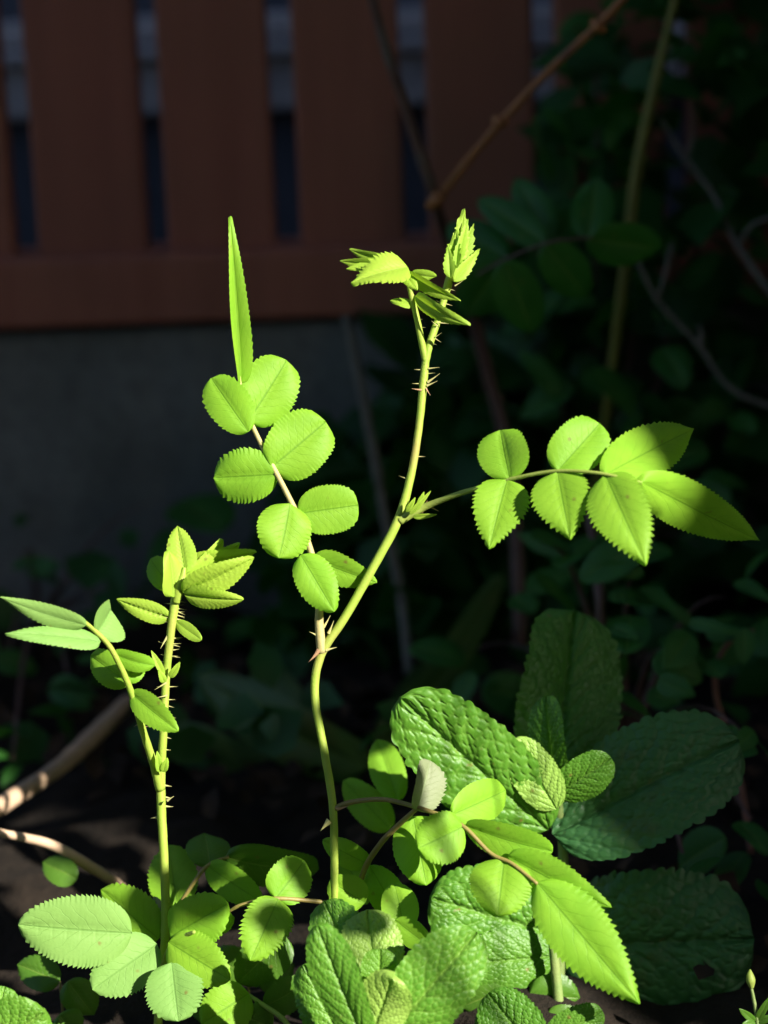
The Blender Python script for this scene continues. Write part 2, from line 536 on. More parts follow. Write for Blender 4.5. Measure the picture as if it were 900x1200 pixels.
def tube(name, pts, mat, parent, sides=12, n=8, wob=0.03, cap=True):
    if name == 'stem': pts = [(p_[0], p_[1], p_[2], p_[3] * (.71 if parent is not None and parent.name.startswith('rose_shoot') else .9)) for p_ in pts]
    """pts: (photo x, photo y, dz, radius in photo pixels)"""
    sm = crom(pts, n)
    cs = [P(p[0], p[1], p[2]) for p in sm]
    rs = [max(p[3], 0.2) * px_at(p[2]) for p in sm]
    V, F = [], []
    nrm = None
    for i, c in enumerate(cs):
        tn = (cs[min(i + 1, len(cs) - 1)] - cs[max(i - 1, 0)]).normalized()
        if nrm is None:
            nrm = tn.orthogonal().normalized()
        nrm = (nrm - tn * nrm.dot(tn)).normalized()
        bn = tn.cross(nrm)
        for k in range(sides):
            an = 2 * math.pi * k / sides
            rr = rs[i] * (1 + wob * math.sin(i * 1.7 + k * 2.1) + random.uniform(-wob, wob) * 0.5)
            V.append(c + nrm * (math.cos(an) * rr) + bn * (math.sin(an) * rr))
    for i in range(len(cs) - 1):
        for k in range(sides):
            a_, b_ = i * sides + k, i * sides + (k + 1) % sides
            F.append((a_, b_, b_ + sides, a_ + sides))
    if cap:
        F.append(tuple(range(sides - 1, -1, -1)))
        F.append(tuple((len(cs) - 1) * sides + k for k in range(sides)))
    return mesh_obj(name, V, F, mat, parent)


def voro(x, y, n, wid, hei):
    m = int(n)
    gx_ = []
    rows = max(3, int(math.sqrt(m * hei / max(wid, 1e-6))))
    cols = max(3, m // rows)
    for i in range(rows):
        for j in range(cols):
            gx_.append(((j + .5 + 0.5 * (i % 2)) / cols - .5 + rng.uniform(-.28, .28) / cols,
                        (i + .5 + rng.uniform(-.28, .28)) / rows))
    pts = np.array(gx_) * np.array([wid * 1.1, hei])
    d = np.hypot(x[:, None] - pts[None, :, 0], (y[:, None] - pts[None, :, 1]))
    d.partition(1, axis=1)
    cell = math.sqrt(wid * hei / (rows * cols))
    return np.clip((d[:, 1] - d[:, 0]) / cell, 0, 1)


def leaf_mesh(name, L, Wd, p=0.5, q=0.6, teeth=13, tooth=0.055, foldl=12, foldr=12, bend=0.3, kind='rose', twist=0.0, cup=0.15, res=1.0, nlat=8, relief=1.0):
    mint = kind == 'mint'
    nt_ = int((100 if mint else max(44, teeth * 5)) * res)
    ns = int((50 if mint else 16) * res) * 2 + 1 if mint else 15
    t = np.linspace(0, 1, nt_)
    s = np.linspace(-1, 1, ns)
    if not mint:
        s = np.sign(s) * np.abs(s) ** 0.85
    T, Sx = np.meshgrid(t, s, indexing='ij')
    tp = p / (p + q)
    prof = (np.clip(t, 0, 1) ** p) * (np.clip(1 - t, 0, 1) ** q) / (tp ** p * (1 - tp) ** q)
    ph = rng.uniform(0, 6)
    wobl = 1 + 0.03 * np.sin(5 * t + ph)
    wobr = 1 + 0.03 * np.sin(6 * t + ph * 1.7)
    W = np.where(Sx < 0, wobl[:, None], wobr[:, None]) * prof[:, None] * (Wd / 2)
    # serrated margin: teeth lean towards the tip
    tphase = rng.uniform(0, 1)
    jig = 0.25 * np.sin(t * 17 + ph)
    fr = (teeth * t + tphase + jig) % 1.0
    if mint:
        saw = np.sqrt(np.abs(np.sin(np.pi * fr)))
    else:
        saw = np.where(fr < 0.78, (fr / 0.78) ** 1.3, (1 - fr) / 0.22) - 0.35
    tid = np.floor(teeth * t + tphase + jig).astype(int)
    saw = saw * (0.55 + 0.6 * rng.random(teeth + 8))[np.clip(tid, 0, teeth + 7)]
    env = np.clip(np.minimum(t * 5, 1), 0, 1) * np.clip((1 - t) * 8, 0.25, 1)
    edge = np.abs(Sx) ** (14 if mint else 11)
    amp = tooth * Wd * (0.5 if mint else 0.95)
    W = W + (saw * env)[:, None] * edge * amp * (prof[:, None] ** 0.3)
    X = Sx * W
    Yl = T * L + (saw * env)[:, None] * edge * amp * 0.5
    ab = np.abs(Sx)
    # relief: sunken midrib and side veins, raised fields between
    c = (T - 0.30 * ab + 0.015 * np.sin(9 * Sx + ph)) * nlat + np.where(Sx < 0, 0.0, 0.35)
    ridge = np.abs((c % 1.0) - 0.5) * 2
    lat = np.clip((ridge - 0.72) / 0.28, 0, 1) ** 1.5 * np.clip(1.1 - ab, 0, 1)
    mid = np.exp(-(ab / 0.07) ** 2)
    if mint:
        cells = voro(X.ravel(), Yl.ravel(), 250, Wd, L).reshape(X.shape)
        bul = np.clip(cells * 3.6, 0, 1) ** 0.8
        net = np.maximum(np.clip(1 - cells * 5.0, 0, 1), np.maximum(lat, mid))
        Z = Wd * (0.0165 * bul - 0.019 * lat - 0.03 * mid + 0.009 * (1 - ridge))
    else:
        Z = Wd * relief * (0.0035 * (1 - ridge) * (1 - ab ** 4) - 0.005 * lat - 0.018 * mid)
    Z = Z + Wd * cup * 0.25 * np.sin(2.3 * np.pi * T + ph) * Sx * 0.35
    Z = Z - Wd * cup * 0.30 * ab ** 2.4
    # fold along the midrib
    fl = np.radians(np.where(Sx < 0, foldl, foldr))
    ax = np.abs(X)
    Xf = np.sign(X) * (ax * np.cos(fl) - Z * np.sin(fl) * np.clip(ab * 3, 0, 1))
    Zf = ax * np.sin(fl) + Z * np.cos(fl)
    # twist about the long axis
    if twist:
        tw = np.radians(twist) * (T - 0.2)
        Xf, Zf = Xf * np.cos(tw) - Zf * np.sin(tw), Xf * np.sin(tw) + Zf * np.cos(tw)
    # bend along the length
    if abs(bend) > 1e-4:
        th = bend * Yl / L
        yc = L / bend * np.sin(th)
        zc = -L / bend * (1 - np.cos(th))
        Y2 = yc + Zf * np.sin(th)
        Z2 = zc + Zf * np.cos(th)
        ye, ze = L / bend * math.sin(bend), -L / bend * (1 - math.cos(bend))
        ang = math.atan2(ze, ye)
        ca, sa = math.cos(-ang), math.sin(-ang)
        Y3 = Y2 * ca - Z2 * sa
        Z3 = Y2 * sa + Z2 * ca
        k = L / math.hypot(ye, ze)
        Yl, Zf = Y3 * k, Z3 * k
    V = np.stack([Xf.ravel(), Yl.ravel(), Zf.ravel()], 1)
    idx = np.arange(nt_ * ns).reshape(nt_, ns)
    F = np.stack([idx[:-1, :-1], idx[:-1, 1:], idx[1:, 1:], idx[1:, :-1]], -1).reshape(-1, 4)
    uv = np.stack([Sx.ravel() * .5 + .5, T.ravel()], 1)
    me = bpy.data.meshes.new(name)
    me.from_pydata(V.tolist(), [], F.tolist())
    ul = me.uv_layers.new(name='UVMap')
    li = np.empty(len(me.loops), dtype=np.int32)
    me.loops.foreach_get('vertex_index', li)
    ul.data.foreach_set('uv', uv[li].astype(np.float32).ravel())
    if mint:
        at = me.attributes.new('net', 'FLOAT', 'POINT')
        at.data.foreach_set('value', net.ravel().astype(np.float32))
    me.polygons.foreach_set('use_smooth', [True] * len(me.polygons))
    me.update()
    return me


def leaf(parent, b, t, w, dzb=0.0, dzt=None, roll=0, mat='rose', name='leaflet', label=None, stalk=None, **kw):
    """b, t: photo pixels of base and tip; w: seen width in photo pixels"""
    if dzt is None: dzt = dzb
    kw.setdefault('twist', rng.uniform(-16, 16))
    kw.setdefault('cup', rng.uniform(.15, .5))
    B, T = P(b[0], b[1], dzb), P(t[0], t[1], dzt)
    Yv = (T - B)
    L = Yv.length
    Yv.normalize()
    N = (CAM - (B + T) * 0.5).normalized()
    N = (N - Yv * N.dot(Yv)).normalized()
    N = Quaternion(Yv, math.radians(roll)) @ N
    Xv = Yv.cross(N).normalized()
    fl = math.radians((abs(kw.get('foldl', 12)) + abs(kw.get('foldr', 12))) / 2)
    Wd = w * px_at((dzb + dzt) / 2) / max(0.25, math.cos(math.radians(roll))) / max(0.3, math.cos(fl))
    kw.setdefault('kind', 'mint' if mat.startswith('mint') else 'rose')
    me = leaf_mesh(name, L, Wd, **kw)
    me.materials.append(MAT[mat])
    o = bpy.data.objects.new(name, me)
    link(o, parent)
    R = Matrix((Xv, Yv, N)).transposed().to_4x4()
    o.matrix_basis = Matrix.Translation(B) @ R
    if label: o['label'] = label
    return o


def thorn_mesh(nm):
    V, F = [], []
    n, sides = 6, 8
    for i in range(n):
        t = i / (n - 1)
        r = 0.16 * (1 - t) ** 1.3 + 0.012
        for k in range(sides):
            an = 2 * math.pi * k / sides
            V.append((r * math.cos(an), t, r * 0.8 * math.sin(an) + 0.12 * t * t))
    for i in range(n - 1):
        for k in range(sides):
            a_, b_ = i * sides + k, i * sides + (k + 1) % sides
            F.append((a_, b_, b_ + sides, a_ + sides))
    F.append(tuple(range((n - 1) * sides, n * sides)))
    me = bpy.data.meshes.new(nm)
    me.from_pydata(V, [], F)
    me.polygons.foreach_set('use_smooth', [True] * len(me.polygons))
    return me


TH = {}
for k_ in ('thorn', 'thorn_red'):
    TH[k_] = thorn_mesh('thorn')
    TH[k_].materials.append(MAT[k_])


def thorn(parent, b, t, dzb=0.0, dzt=None, fat=1.0, mat='thorn'):
    B, T = P(b[0], b[1], dzb), P(t[0], t[1], dzb if dzt is None else dzt)
    Yv = T - B
    L = Yv.length
    Yv.normalize()
    Xv = Yv.orthogonal().normalized()
    if random.random() < .5: Xv = -Xv
    Zv = Xv.cross(Yv)
    o = bpy.data.objects.new('thorn', TH[mat])
    link(o, parent)
    R = Matrix((Xv, Yv, Zv)).transposed().to_4x4()
    o.matrix_basis = Matrix.Translation(B) @ R @ Matrix.Diagonal((L * fat, L, L * fat, 1))
    return o


def bristles(parent, pts, n, lo, hi, fat=0.8, mat='thorn', side=None):
    """fine bristles along a stem given as photo points (x, y, dz, r)"""
    sm = crom(pts, 8)
    for _ in range(n):
        i = random.randrange(1, len(sm) - 1)
        p, q_ = sm[i], sm[i + 1]
        tx, ty = q_[0] - p[0], q_[1] - p[1]
        l = math.hypot(tx, ty) or 1
        sgn = side or random.choice((-1, 1))
        nx, ny = -ty / l * sgn, tx / l * sgn
        ln = random.uniform(lo, hi)
        lean = random.uniform(-.35, .35)
        thorn(parent, (p[0] + nx * p[3] * .7, p[1] + ny * p[3] * .7),
              (p[0] + nx * (p[3] + ln) + tx / l * ln * lean, p[1] + ny * (p[3] + ln) + ty / l * ln * lean),
              p[2], p[2] + random.uniform(-.0012, .0012), fat, mat)


# ------------------------------------------------------------------ centre rose shoot
g = P(392, 1236, 0.004)
rc = thing('rose_shoot', 'tall curving yellow-green rose shoot with forked tip in the middle', 'rose shoot', (g.x, g.y, 0))
main = [(394, 1240, .006, 6.5), (393, 1120, .004, 6.4), (392, 1020, .002, 6.4), (390, 945, 0, 6.6), (380, 880, 0, 6.6), (369, 815, 0, 6.8), (376, 768, 0, 7.2),
        (405, 722, 0, 7.2), (440, 660, 0, 7.4), (467, 608, 0, 7.6), (482, 555, 0, 6.6), (491, 500, 0, 6.2), (496, 450, 0, 6.6), (499, 420, 0, 6.2)]
tube('stem', main, MAT['stem'], rc, 16)
fork_r = [(498, 428, 0, 4.4), (503, 405, 0, 4.6), (512, 378, .001, 4.2), (520, 352, .002, 4.2), (526, 330, .002, 5.2), (530, 318, .002, 4.0)]
fork_l = [(499, 424, 0, 4.4), (494, 400, -.001, 4.0), (489, 375, -.002, 3.7), (483, 350, -.003, 3.4), (478, 328, -.004, 3.1), (472, 318, -.005, 2.6)]
tube('branch', fork_r, MAT['stem'], rc)
cl = tube('leaf_stalk', fork_l, MAT['stem'], rc)
# drooping young leaf at the left fork
leaf(cl, (478, 313), (411, 331), 40, -.005, -.010, 25, 'rose_soft', teeth=13, tooth=.11, foldl=40, foldr=10, q=1.1, bend=.5)
leaf(cl, (468, 310), (398, 306), 15, .000, .004, -30, 'rose_soft', teeth=12, q=.9, foldl=30, bend=.3)
leaf(cl, (462, 307), (409, 292), 11, .003, .006, -40, 'rose_soft', teeth=12, q=.9, foldl=35, bend=.4)
leaf(cl, (460, 309), (405, 315), 14, .001, .002, 10, 'rose_soft', teeth=12, q=.9, bend=.2)
leaf(cl, (482, 320), (512, 324), 15, -.004, 0, 35, 'rose_soft', teeth=10, q=.8, bend=.7)
leaf(cl, (478, 320), (540, 353), 17, -.006, -.006, 30, 'rose_soft', teeth=12, q=1.0, foldl=30, bend=.5)
leaf(cl, (486, 347), (551, 382), 20, -.004, -.012, 25, 'rose_soft', teeth=12, q=1.0, foldl=25, bend=.7)
leaf(cl, (484, 358), (457, 352), 10, -.003, -.001, 40, 'rose_soft', teeth=8, q=.8, bend=.6)
leaf(cl, (472, 318), (489, 340), 14, -.004, -.008, 0, 'rose_soft', teeth=8, q=.8, bend=.6)
# closed leaf bud at the right fork
bud = tube('leaf_bud', [(528, 330, .002, 5.4), (531, 312, .002, 6.2), (535, 296, .002, 5.0), (538, 280, .002, 2.5)], MAT['stem'], rc)
for (b_, t_, w_, z0_, z1_, rl) in [((532, 318), (545, 244), 17, 0, .002, 20), ((531, 318), (536, 266), 15, -.002, -.001, -25), ((534, 316), (556, 262), 15, .001, .003, 30),
                                   ((528, 326), (525, 286), 11, -.003, -.002, -15), ((532, 330), (563, 291), 12, -.003, .001, 15), ((534, 312), (549, 256), 11, -.003, -.001, 5),
                                   ((533, 318), (541, 258), 12, .005, .006, -10)]:
    leaf(bud, b_, t_, w_ * 1.1, z0_, z1_, rl, 'rose_soft', teeth=7, foldl=30, foldr=30, q=1.4, p=.7, bend=.1, tooth=.18)
# left upright compound leaf
ra = [(377, 765, 0, 6.0), (374, 730, -.001, 5.4), (374, 705, -.002, 4.6), (368, 660, -.002, 4.0), (352, 612, -.002, 3.6), (333, 572, -.002, 3.3), (312, 532, -.001, 3.1),
      (294, 495, 0, 2.8), (283, 462, .001, 2.6), (280, 440, .001, 2.3)]
cl = tube('leaf_stalk', ra, MAT['rachis'], rc, wob=.02)
leaf(cl, (282, 450), (270, 253), 21, .001, -.004, 0, 'rose', teeth=26, q=1.15, p=.42, foldl=84, foldr=22, bend=.3, tooth=.06, twist=25)
leaf(cl, (291, 494), (336, 422), 64, .005, .010, 8, 'rose', teeth=16, p=.36, q=.36, tooth=.045, bend=.15)
leaf(cl, (291, 506), (247, 443), 50, -.003, .000, -6, 'rose', teeth=14, p=.5, q=.45, bend=.2)
leaf(cl, (318, 548), (382, 494), 70, -.002, .002, 5, 'rose', teeth=18, p=.36, q=.36, tooth=.045, bend=.12)
leaf(cl, (325, 556), (250, 560), 60, -.002, .000, -10, 'rose', teeth=15, p=.5, q=.48, bend=.2)
leaf(cl, (349, 602), (420, 592), 58, -.002, .000, 6, 'rose', teeth=17, p=.42, q=.38, tooth=.045, bend=.18, foldr=5)
leaf(cl, (340, 590), (327, 654), 60, -.004, -.008, -12, 'rose', teeth=14, p=.46, q=.5, bend=.3)
leaf(cl, (366, 655), (442, 683), 38, .002, .004, 18, 'rose', teeth=15, p=.5, q=0.85, bend=.35)
leaf(cl, (352, 650), (392, 717), 44, -.004, -.008, 0, 'rose', teeth=15, p=.5, q=0.7, bend=.3)
# right compound leaf
rr = [(468, 610, 0, 6.0), (485, 600, -.001, 5.4), (505, 591, -.003, 4.0), (540, 578, -.010, 3.2), (575, 568, -.018, 2.8), (610, 559, -.024, 2.5), (655, 552, -.031, 2.3), (705, 555, -.038, 2.1), (752, 566, -.042, 1.8)]
cl = tube('leaf_stalk', rr, MAT['rachis_green'], rc, wob=.02)
leaf(cl, (597, 561), (586, 504), 58, -.022, -.018, -10, 'rose', teeth=15, p=.45, q=.42, bend=.25, foldr=25, tooth=.04)
leaf(cl, (594, 562), (573, 643), 62, -.022, -.030, 8, 'rose', teeth=16, p=.45, q=1.0, bend=.25, tooth=.09)
leaf(cl, (653, 552), (703, 496), 60, -.031, -.024, -5, 'rose', teeth=16, p=.42, q=.42, bend=.2, foldr=22, tooth=.04)
leaf(cl, (653, 553), (668, 632), 66, -.031, -.038, 5, 'rose', teeth=17, p=.48, q=1.0, bend=.25, tooth=.09)
leaf(cl, (709, 556), (814, 502), 58, -.038, .012, -8, 'rose', teeth=22, p=.5, q=0.8, bend=.2, tooth=.06)
leaf(cl, (709, 556), (757, 662), 68, -.038, -.050, 4, 'rose', teeth=22, p=.5, q=1.0, bend=.25, tooth=.09)
leaf(cl, (752, 565), (891, 634), 56, -.040, .022, 8, 'rose', teeth=30, p=.5, q=1.0, bend=.22, tooth=.05)
# stipules at that joint
for b_, t_ in [((480, 603), (505, 575)), ((484, 606), (512, 603)), ((476, 600), (487, 583)), ((488, 598), (497, 576))]:
    leaf(cl, b_, t_, 6, -.004, -.006, 10, 'rose_soft', name='stipule', teeth=5, foldl=20, foldr=20, q=.9, bend=.4)
# thorns of the centre shoot
for b_, t_, f_, m_ in [((386, 962), (375, 973), 1.7, 'thorn'), ((395, 948), (410, 945), 1.0, 'thorn_red'), ((374, 762), (363, 777), 1.2, 'thorn_red'), ((382, 762), (394, 758), 1.0, 'thorn'),
                       ((372, 745), (363, 740), 1, 'thorn'), ((494, 457), (482, 456), .8, 'thorn_red'), ((499, 455), (504, 464), .8, 'thorn_red'), ((501, 448), (516, 438), .6, 'thorn'),
                       ((500, 452), (513, 447), .7, 'thorn'), ((502, 432), (515, 430), .5, 'thorn'), ((516, 372), (503, 368), .5, 'thorn'), ((514, 378), (526, 380), .6, 'thorn'),
                       ((513, 382), (505, 376), .6, 'thorn'), ((510, 395), (518, 390), .5, 'thorn'), ((533, 335), (546, 327), .4, 'thorn'), ((526, 322), (524, 308), .4, 'thorn'),
                       ((385, 742), (392, 728), .8, 'thorn'), ((379, 735), (388, 722), .8, 'thorn'), ((494, 600), (500, 586), .8, 'thorn_red'), ((505, 594), (515, 600), .8, 'thorn_red')]:
    thorn(rc, b_, t_, -.001, -.002, f_, m_)
bristles(rc, fork_r[:-1], 12, 3, 8, .5)
bristles(rc, fork_l, 8, 2, 5, .5)
bristles(rc, main[-5:], 5, 4, 8, .5)
# low compound leaf in front
rl_ = [(391, 948, 0, 3.6), (412, 940, -.002, 3.2), (450, 937, -.006, 3.0), (488, 946, -.010, 2.8), (520, 957, -.014, 2.6), (545, 970, -.018, 2.6), (575, 1000, -.021, 2.5), (600, 1012, -.024, 2.3), (630, 1036, -.028, 2.0)]
cl = tube('leaf_stalk', rl_, MAT['brown_stalk'], rc, wob=.02)
leaf(cl, (489, 950), (504, 891), 44, -.010, -.004, 22, 'rose_grey', teeth=13, p=.4, q=.5, bend=.3, tooth=.08, foldl=52, foldr=4, twist=12, label='grey underside of an upturned leaflet')
leaf(cl, (530, 955), (593, 926), 46, -.010, .006, 15, 'rose', teeth=14, p=.42, q=.42, bend=.2, tooth=.03)
leaf(cl, (543, 969), (490, 994), 58, -.018, -.024, -10, 'rose', teeth=15, p=.42, q=.45, bend=.35)
leaf(cl, (545, 967), (648, 998), 40, -.018, -.020, 30, 'rose', teeth=18, p=.5, q=.5, bend=.45, tooth=.04)
leaf(cl, (591, 1006), (583, 1073), 70, -.022, -.030, 0, 'rose', teeth=16, p=.45, q=0.6, bend=.3)
leaf(cl, (595, 1003), (717, 1064), 46, -.022, -.026, 25, 'rose', teeth=20, p=.5, q=0.95, bend=.35)
leaf(cl, (629, 1034), (750, 1177), 72, -.028, -.040, 4, 'rose', teeth=24, p=.6, q=1.0, bend=.2, tooth=.07, foldl=8, foldr=14)

# ------------------------------------------------------------------ left rose shoot
g = P(186, 1236, 0.012)
rl = thing('rose_shoot', 'upright rose shoot on the left with a tuft of pleated leaves at its top', 'rose shoot', (g.x, g.y, 0))
lm = [(184, 1240, .012, 6.6), (187, 1165, .012, 7.2), (193, 1110, .010, 7.6), (194, 1060, .010, 7.4), (192, 1000, .008, 7.2), (189, 945, .008, 7.6), (189, 905, .008, 7.0), (192, 850, .006, 6.6), (195, 790, .006, 6.6),
      (201, 735, .004, 7.0), (206, 700, .004, 7.6), (209, 680, .004, 6.0), (211, 660, .004, 3.0)]
tube('stem', lm, MAT['stem'], rl, 16)
top = tube('shoot_tip', [(206, 706, .003, 5), (210, 690, .002, 6.4), (214, 676, .002, 4.4), (216, 665, .002, 2)], MAT['stem'], rl)
leaf(top, (203, 700), (198, 645), 24, .001, .000, 30, 'rose_soft', teeth=4, tooth=.02, foldl=30, foldr=30, q=.9, bend=.1, name='leaflet')
leaf(top, (217, 672), (208, 616), 32, .002, .008, -8, 'rose_soft', teeth=13, q=0.8, foldl=22, foldr=12, bend=.25, nlat=11, relief=4.5)
leaf(top, (201, 690), (176, 655), 30, .012, .016, -10, 'rose', teeth=12, q=.45, bend=.3)
leaf(top, (222, 660), (301, 647), 24, .008, .010, 35, 'rose_soft', teeth=16, q=1.0, bend=.4, nlat=11, relief=4.5)
leaf(top, (214, 694), (298, 653), 34, .000, -.004, 18, 'rose_soft', teeth=18, q=0.9, foldl=26, foldr=14, bend=.55, nlat=13, relief=4.5)
leaf(top, (216, 690), (262, 632), 20, .006, .010, 20, 'rose_soft', teeth=14, q=.7, foldl=30, foldr=30, bend=.4, nlat=11, relief=4.5)
leaf(top, (216, 697), (285, 703), 25, .000, -.006, 22, 'rose_soft', teeth=16, q=0.85, foldl=20, foldr=8, bend=.35, nlat=11, relief=4.5)
leaf(top, (199, 724), (136, 702), 22, .004, .004, -22, 'rose_soft', teeth=15, q=0.95, foldl=25, foldr=12, bend=.35, nlat=11, relief=4.5)
leaf(top, (214, 684), (282, 636), 24, .006, .012, 30, 'rose_soft', teeth=15, q=.95, foldl=20, foldr=30, bend=.5, nlat=11, relief=4.5)
leaf(top, (206, 728), (236, 750), 16, .004, .000, 10, 'rose_soft', teeth=9, q=.5, bend=.4)
lb = [(188, 925, .008, 6.0), (180, 895, .004, 5.0), (168, 858, -.002, 4.4), (155, 815, -.008, 4.0), (143, 785, -.012, 3.6), (128, 757, -.016, 3.2), (112, 740, -.019, 2.8), (98, 728, -.022, 2.4)]
cl = tube('leaf_stalk', lb, MAT['stem'], rl, wob=.02)
leaf(cl, (101, 733), (0, 700), 24, -.022, -.028, -28, 'rose_under', teeth=20, q=1.0, bend=.35)
leaf(cl, (118, 752), (6, 742), 25, -.019, -.030, 30, 'rose_under', teeth=20, q=1.0, bend=.3)
leaf(cl, (113, 743), (130, 715), 52, -.018, -.012, 25, 'rose_under', teeth=14, p=.5, q=.42, foldl=45, foldr=10, bend=.3, tooth=.04)
leaf(cl, (132, 766), (182, 780), 22, -.014, -.010, 32, 'rose', teeth=12, q=.6, bend=.6)
leaf(cl, (150, 800), (106, 768), 36, -.008, -.002, -20, 'rose', teeth=14, p=.45, q=.45, bend=.3)
leaf(cl, (146, 796), (166, 776), 26, -.008, -.004, 0, 'rose', teeth=10, p=.45, q=.45, bend=.4)
leaf(cl, (153, 812), (209, 857), 32, -.008, -.014, 15, 'rose', teeth=16, q=0.75, foldl=18, foldr=8, bend=.35)
for b_, t_ in [((192, 792), (177, 762)), ((199, 794), (211, 776)), ((193, 800), (186, 785)), ((187, 905), (184, 880)), ((191, 905), (196, 888))]:
    leaf(cl, b_, t_, 8, .002, .000, 10, 'rose_soft', name='stipule', teeth=6, foldl=20, foldr=20, q=.9, bend=.4)
bristles(rl, lm[-5:-2], 16, 4, 9, .6, side=1)
bristles(rl, lm[-5:-2], 8, 2, 6, .6)
bristles(rl, lm[7:10], 14, 3, 8, .6)
bristles(rl, lm[4:8], 6, 3, 7, 1.0)
bristles(rl, lb[1:4], 4, 3, 5, .8, mat='thorn_red')
for b_, t_, f_ in [((196, 938), (203, 933), 1.2), ((195, 800), (181, 808), .6), ((196, 815), (183, 818), .6), ((196, 715), (186, 722), .7), ((197, 745), (187, 760), .7)]:
    thorn(rl, b_, t_, .004, .003, f_)
base = tube('leaf_stalk', [(193, 1130, .008, 4), (200, 1112, .002, 4.2), (215, 1098, -.004, 3.2), (228, 1092, -.008, 2)], MAT['rachis_green'], rl)
leaf(base, (155, 1094), (21, 1084), 80, -.004, -.012, -10, 'rose_under', teeth=26, p=.5, q=0.62, bend=.25, tooth=.05, label='broad pale leaflet pointing sideways near the ground')
leaf(base, (186, 1100), (118, 1042), 56, .010, .016, -8, 'rose', teeth=16, p=.5, q=.62, bend=.3)
leaf(base, (184, 1106), (108, 1160), 64, .002, -.006, 6, 'rose_under', teeth=18, p=.48, q=.62, bend=.25)
leaf(base, (199, 1098), (266, 1060), 58, .000, -.006, -8, 'rose', teeth=14, p=.5, q=.62, bend=.3, foldl=25)
leaf(base, (197, 1104), (269, 1148), 56, -.004, -.012, 8, 'rose', teeth=16, p=.5, q=.68, bend=.3)
leaf(base, (201, 1128), (209, 1197), 66, -.008, -.014, 4, 'rose_under', teeth=16, p=.48, q=.55, bend=.3)
leaf(base, (192, 1100), (181, 1050), 22, .012, .018, 0, 'rose_grey', teeth=9, p=.5, q=.68, bend=.2)
leaf(base, (240, 1090), (275, 1075), 24, .004, .006, 10, 'rose', teeth=9, p=.5, q=.62, bend=.3)

# ------------------------------------------------------------------ low rose seedling between the two
g = P(392, 1236, 0.03)
r3 = thing('rose_seedling', 'low spreading rose seedling between the two tall shoots', 'rose seedling', (g.x, g.y, 0))
tube('stem', [(400, 1240, .03, 3.5), (395, 1150, .028, 3.3), (390, 1090, .02, 3), (386, 1060, .012, 2.8)], MAT['brown_stalk'], r3)
cl = tube('leaf_stalk', [(420, 1062, .01, 2.6), (385, 1058, .006, 2.6), (325, 1053, 0, 2.6), (285, 1060, 0, 2.3), (268, 1068, .002, 1.8)], MAT['brown_stalk'], r3)
leaf(cl, (323, 1053), (357, 1008), 52, .000, .008, 10, 'rose', teeth=12, p=.42, q=.55, bend=.3, tooth=.04)
leaf(cl, (326, 1053), (293, 1126), 56, -.002, -.010, -6, 'rose', teeth=15, p=.45, q=0.7, bend=.3, tooth=.09)
leaf(cl, (270, 1068), (236, 1082), 30, .002, .004, -10, 'rose', teeth=10, p=.45, q=.62, bend=.3)
cl = tube('leaf_stalk', [(200, 1100, .03, 2.4), (207, 1068, .028, 2.4), (226, 1036, .026, 2.4), (244, 1014, .026, 2.3), (268, 1004, .028, 2)], MAT['brown_stalk'], r3)
leaf(cl, (246, 1014), (240, 976), 50, .030, .040, 8, 'rose_old', teeth=9, p=.5, q=.62, bend=.2, tooth=.02)
leaf(cl, (264, 1005), (374, 1018), 46, .030, .036, 38, 'rose_old', teeth=18, p=.5, q=.55, bend=.5, tooth=.03)
leaf(cl, (242, 1014), (308, 1058), 38, .026, .022, 14, 'rose', teeth=15, p=.5, q=.68, bend=.3, tooth=.03)
leaf(cl, (208, 1062), (198, 990), 56, .032, .040, -8, 'rose', teeth=16, p=.45, q=.55, bend=.3)
cl = tube('leaf_stalk', [(262, 1146, .02, 1.6), (282, 1160, .018, 2.2), (306, 1176, .012, 2.8), (335, 1198, .006, 3.2), (360, 1240, .004, 3.4)], MAT['rachis_green'], r3)
leaf(cl, (336, 1098), (278, 1152), 56, .024, .022, 0, 'rose_old', teeth=15, p=.45, q=.62, bend=.3, tooth=.04)
leaf(cl, (292, 1164), (236, 1200), 56, .012, .006, 0, 'rose', teeth=14, p=.45, q=.62, bend=.3)
leaf(cl, (310, 1180), (362, 1150), 40, .014, .018, 20, 'rose_old', teeth=12, p=.5, q=.62, bend=.3)
# ------------------------------------------------------------------ second seedling behind the low leaf
g = P(430, 1236, 0.02)
r4 = thing('rose_seedling', 'small rose seedling with brown stalks right of the middle stem', 'rose seedling', (g.x, g.y, 0))
cl = tube('leaf_stalk', [(412, 1240, .022, 4), (414, 1100, .018, 3.6), (424, 1028, .010, 3.4), (445, 990, .002, 3.4), (468, 966, -.004, 3.2), (490, 946, -.010, 2.6)], MAT['brown_stalk'], r4)
leaf(cl, (458, 972), (402, 914), 40, .056, .062, -10, 'rose', teeth=13, p=.5, q=.62, bend=.3, tooth=.03)
leaf(cl, (466, 938), (442, 866), 40, .050, .062, 6, 'rose', teeth=14, p=.5, q=.6, bend=.2, tooth=.03)
leaf(cl, (484, 956), (500, 1038), 58, .000, -.004, 6, 'rose', teeth=14, p=.45, q=.62, bend=.3, tooth=.03)
leaf(cl, (434, 1014), (378, 984), 30, .010, .010, -16, 'rose', teeth=14, p=.5, q=.68, bend=.4, tooth=.02)
leaf(cl, (428, 1058), (386, 1032), 42, .004, .002, -10, 'rose', teeth=10, p=.45, q=.55, bend=.3, tooth=.03)
leaf(cl, (468, 1072), (433, 1014), 40, .008, .012, -8, 'rose', teeth=12, p=.5, q=.62, bend=.3, tooth=.03)
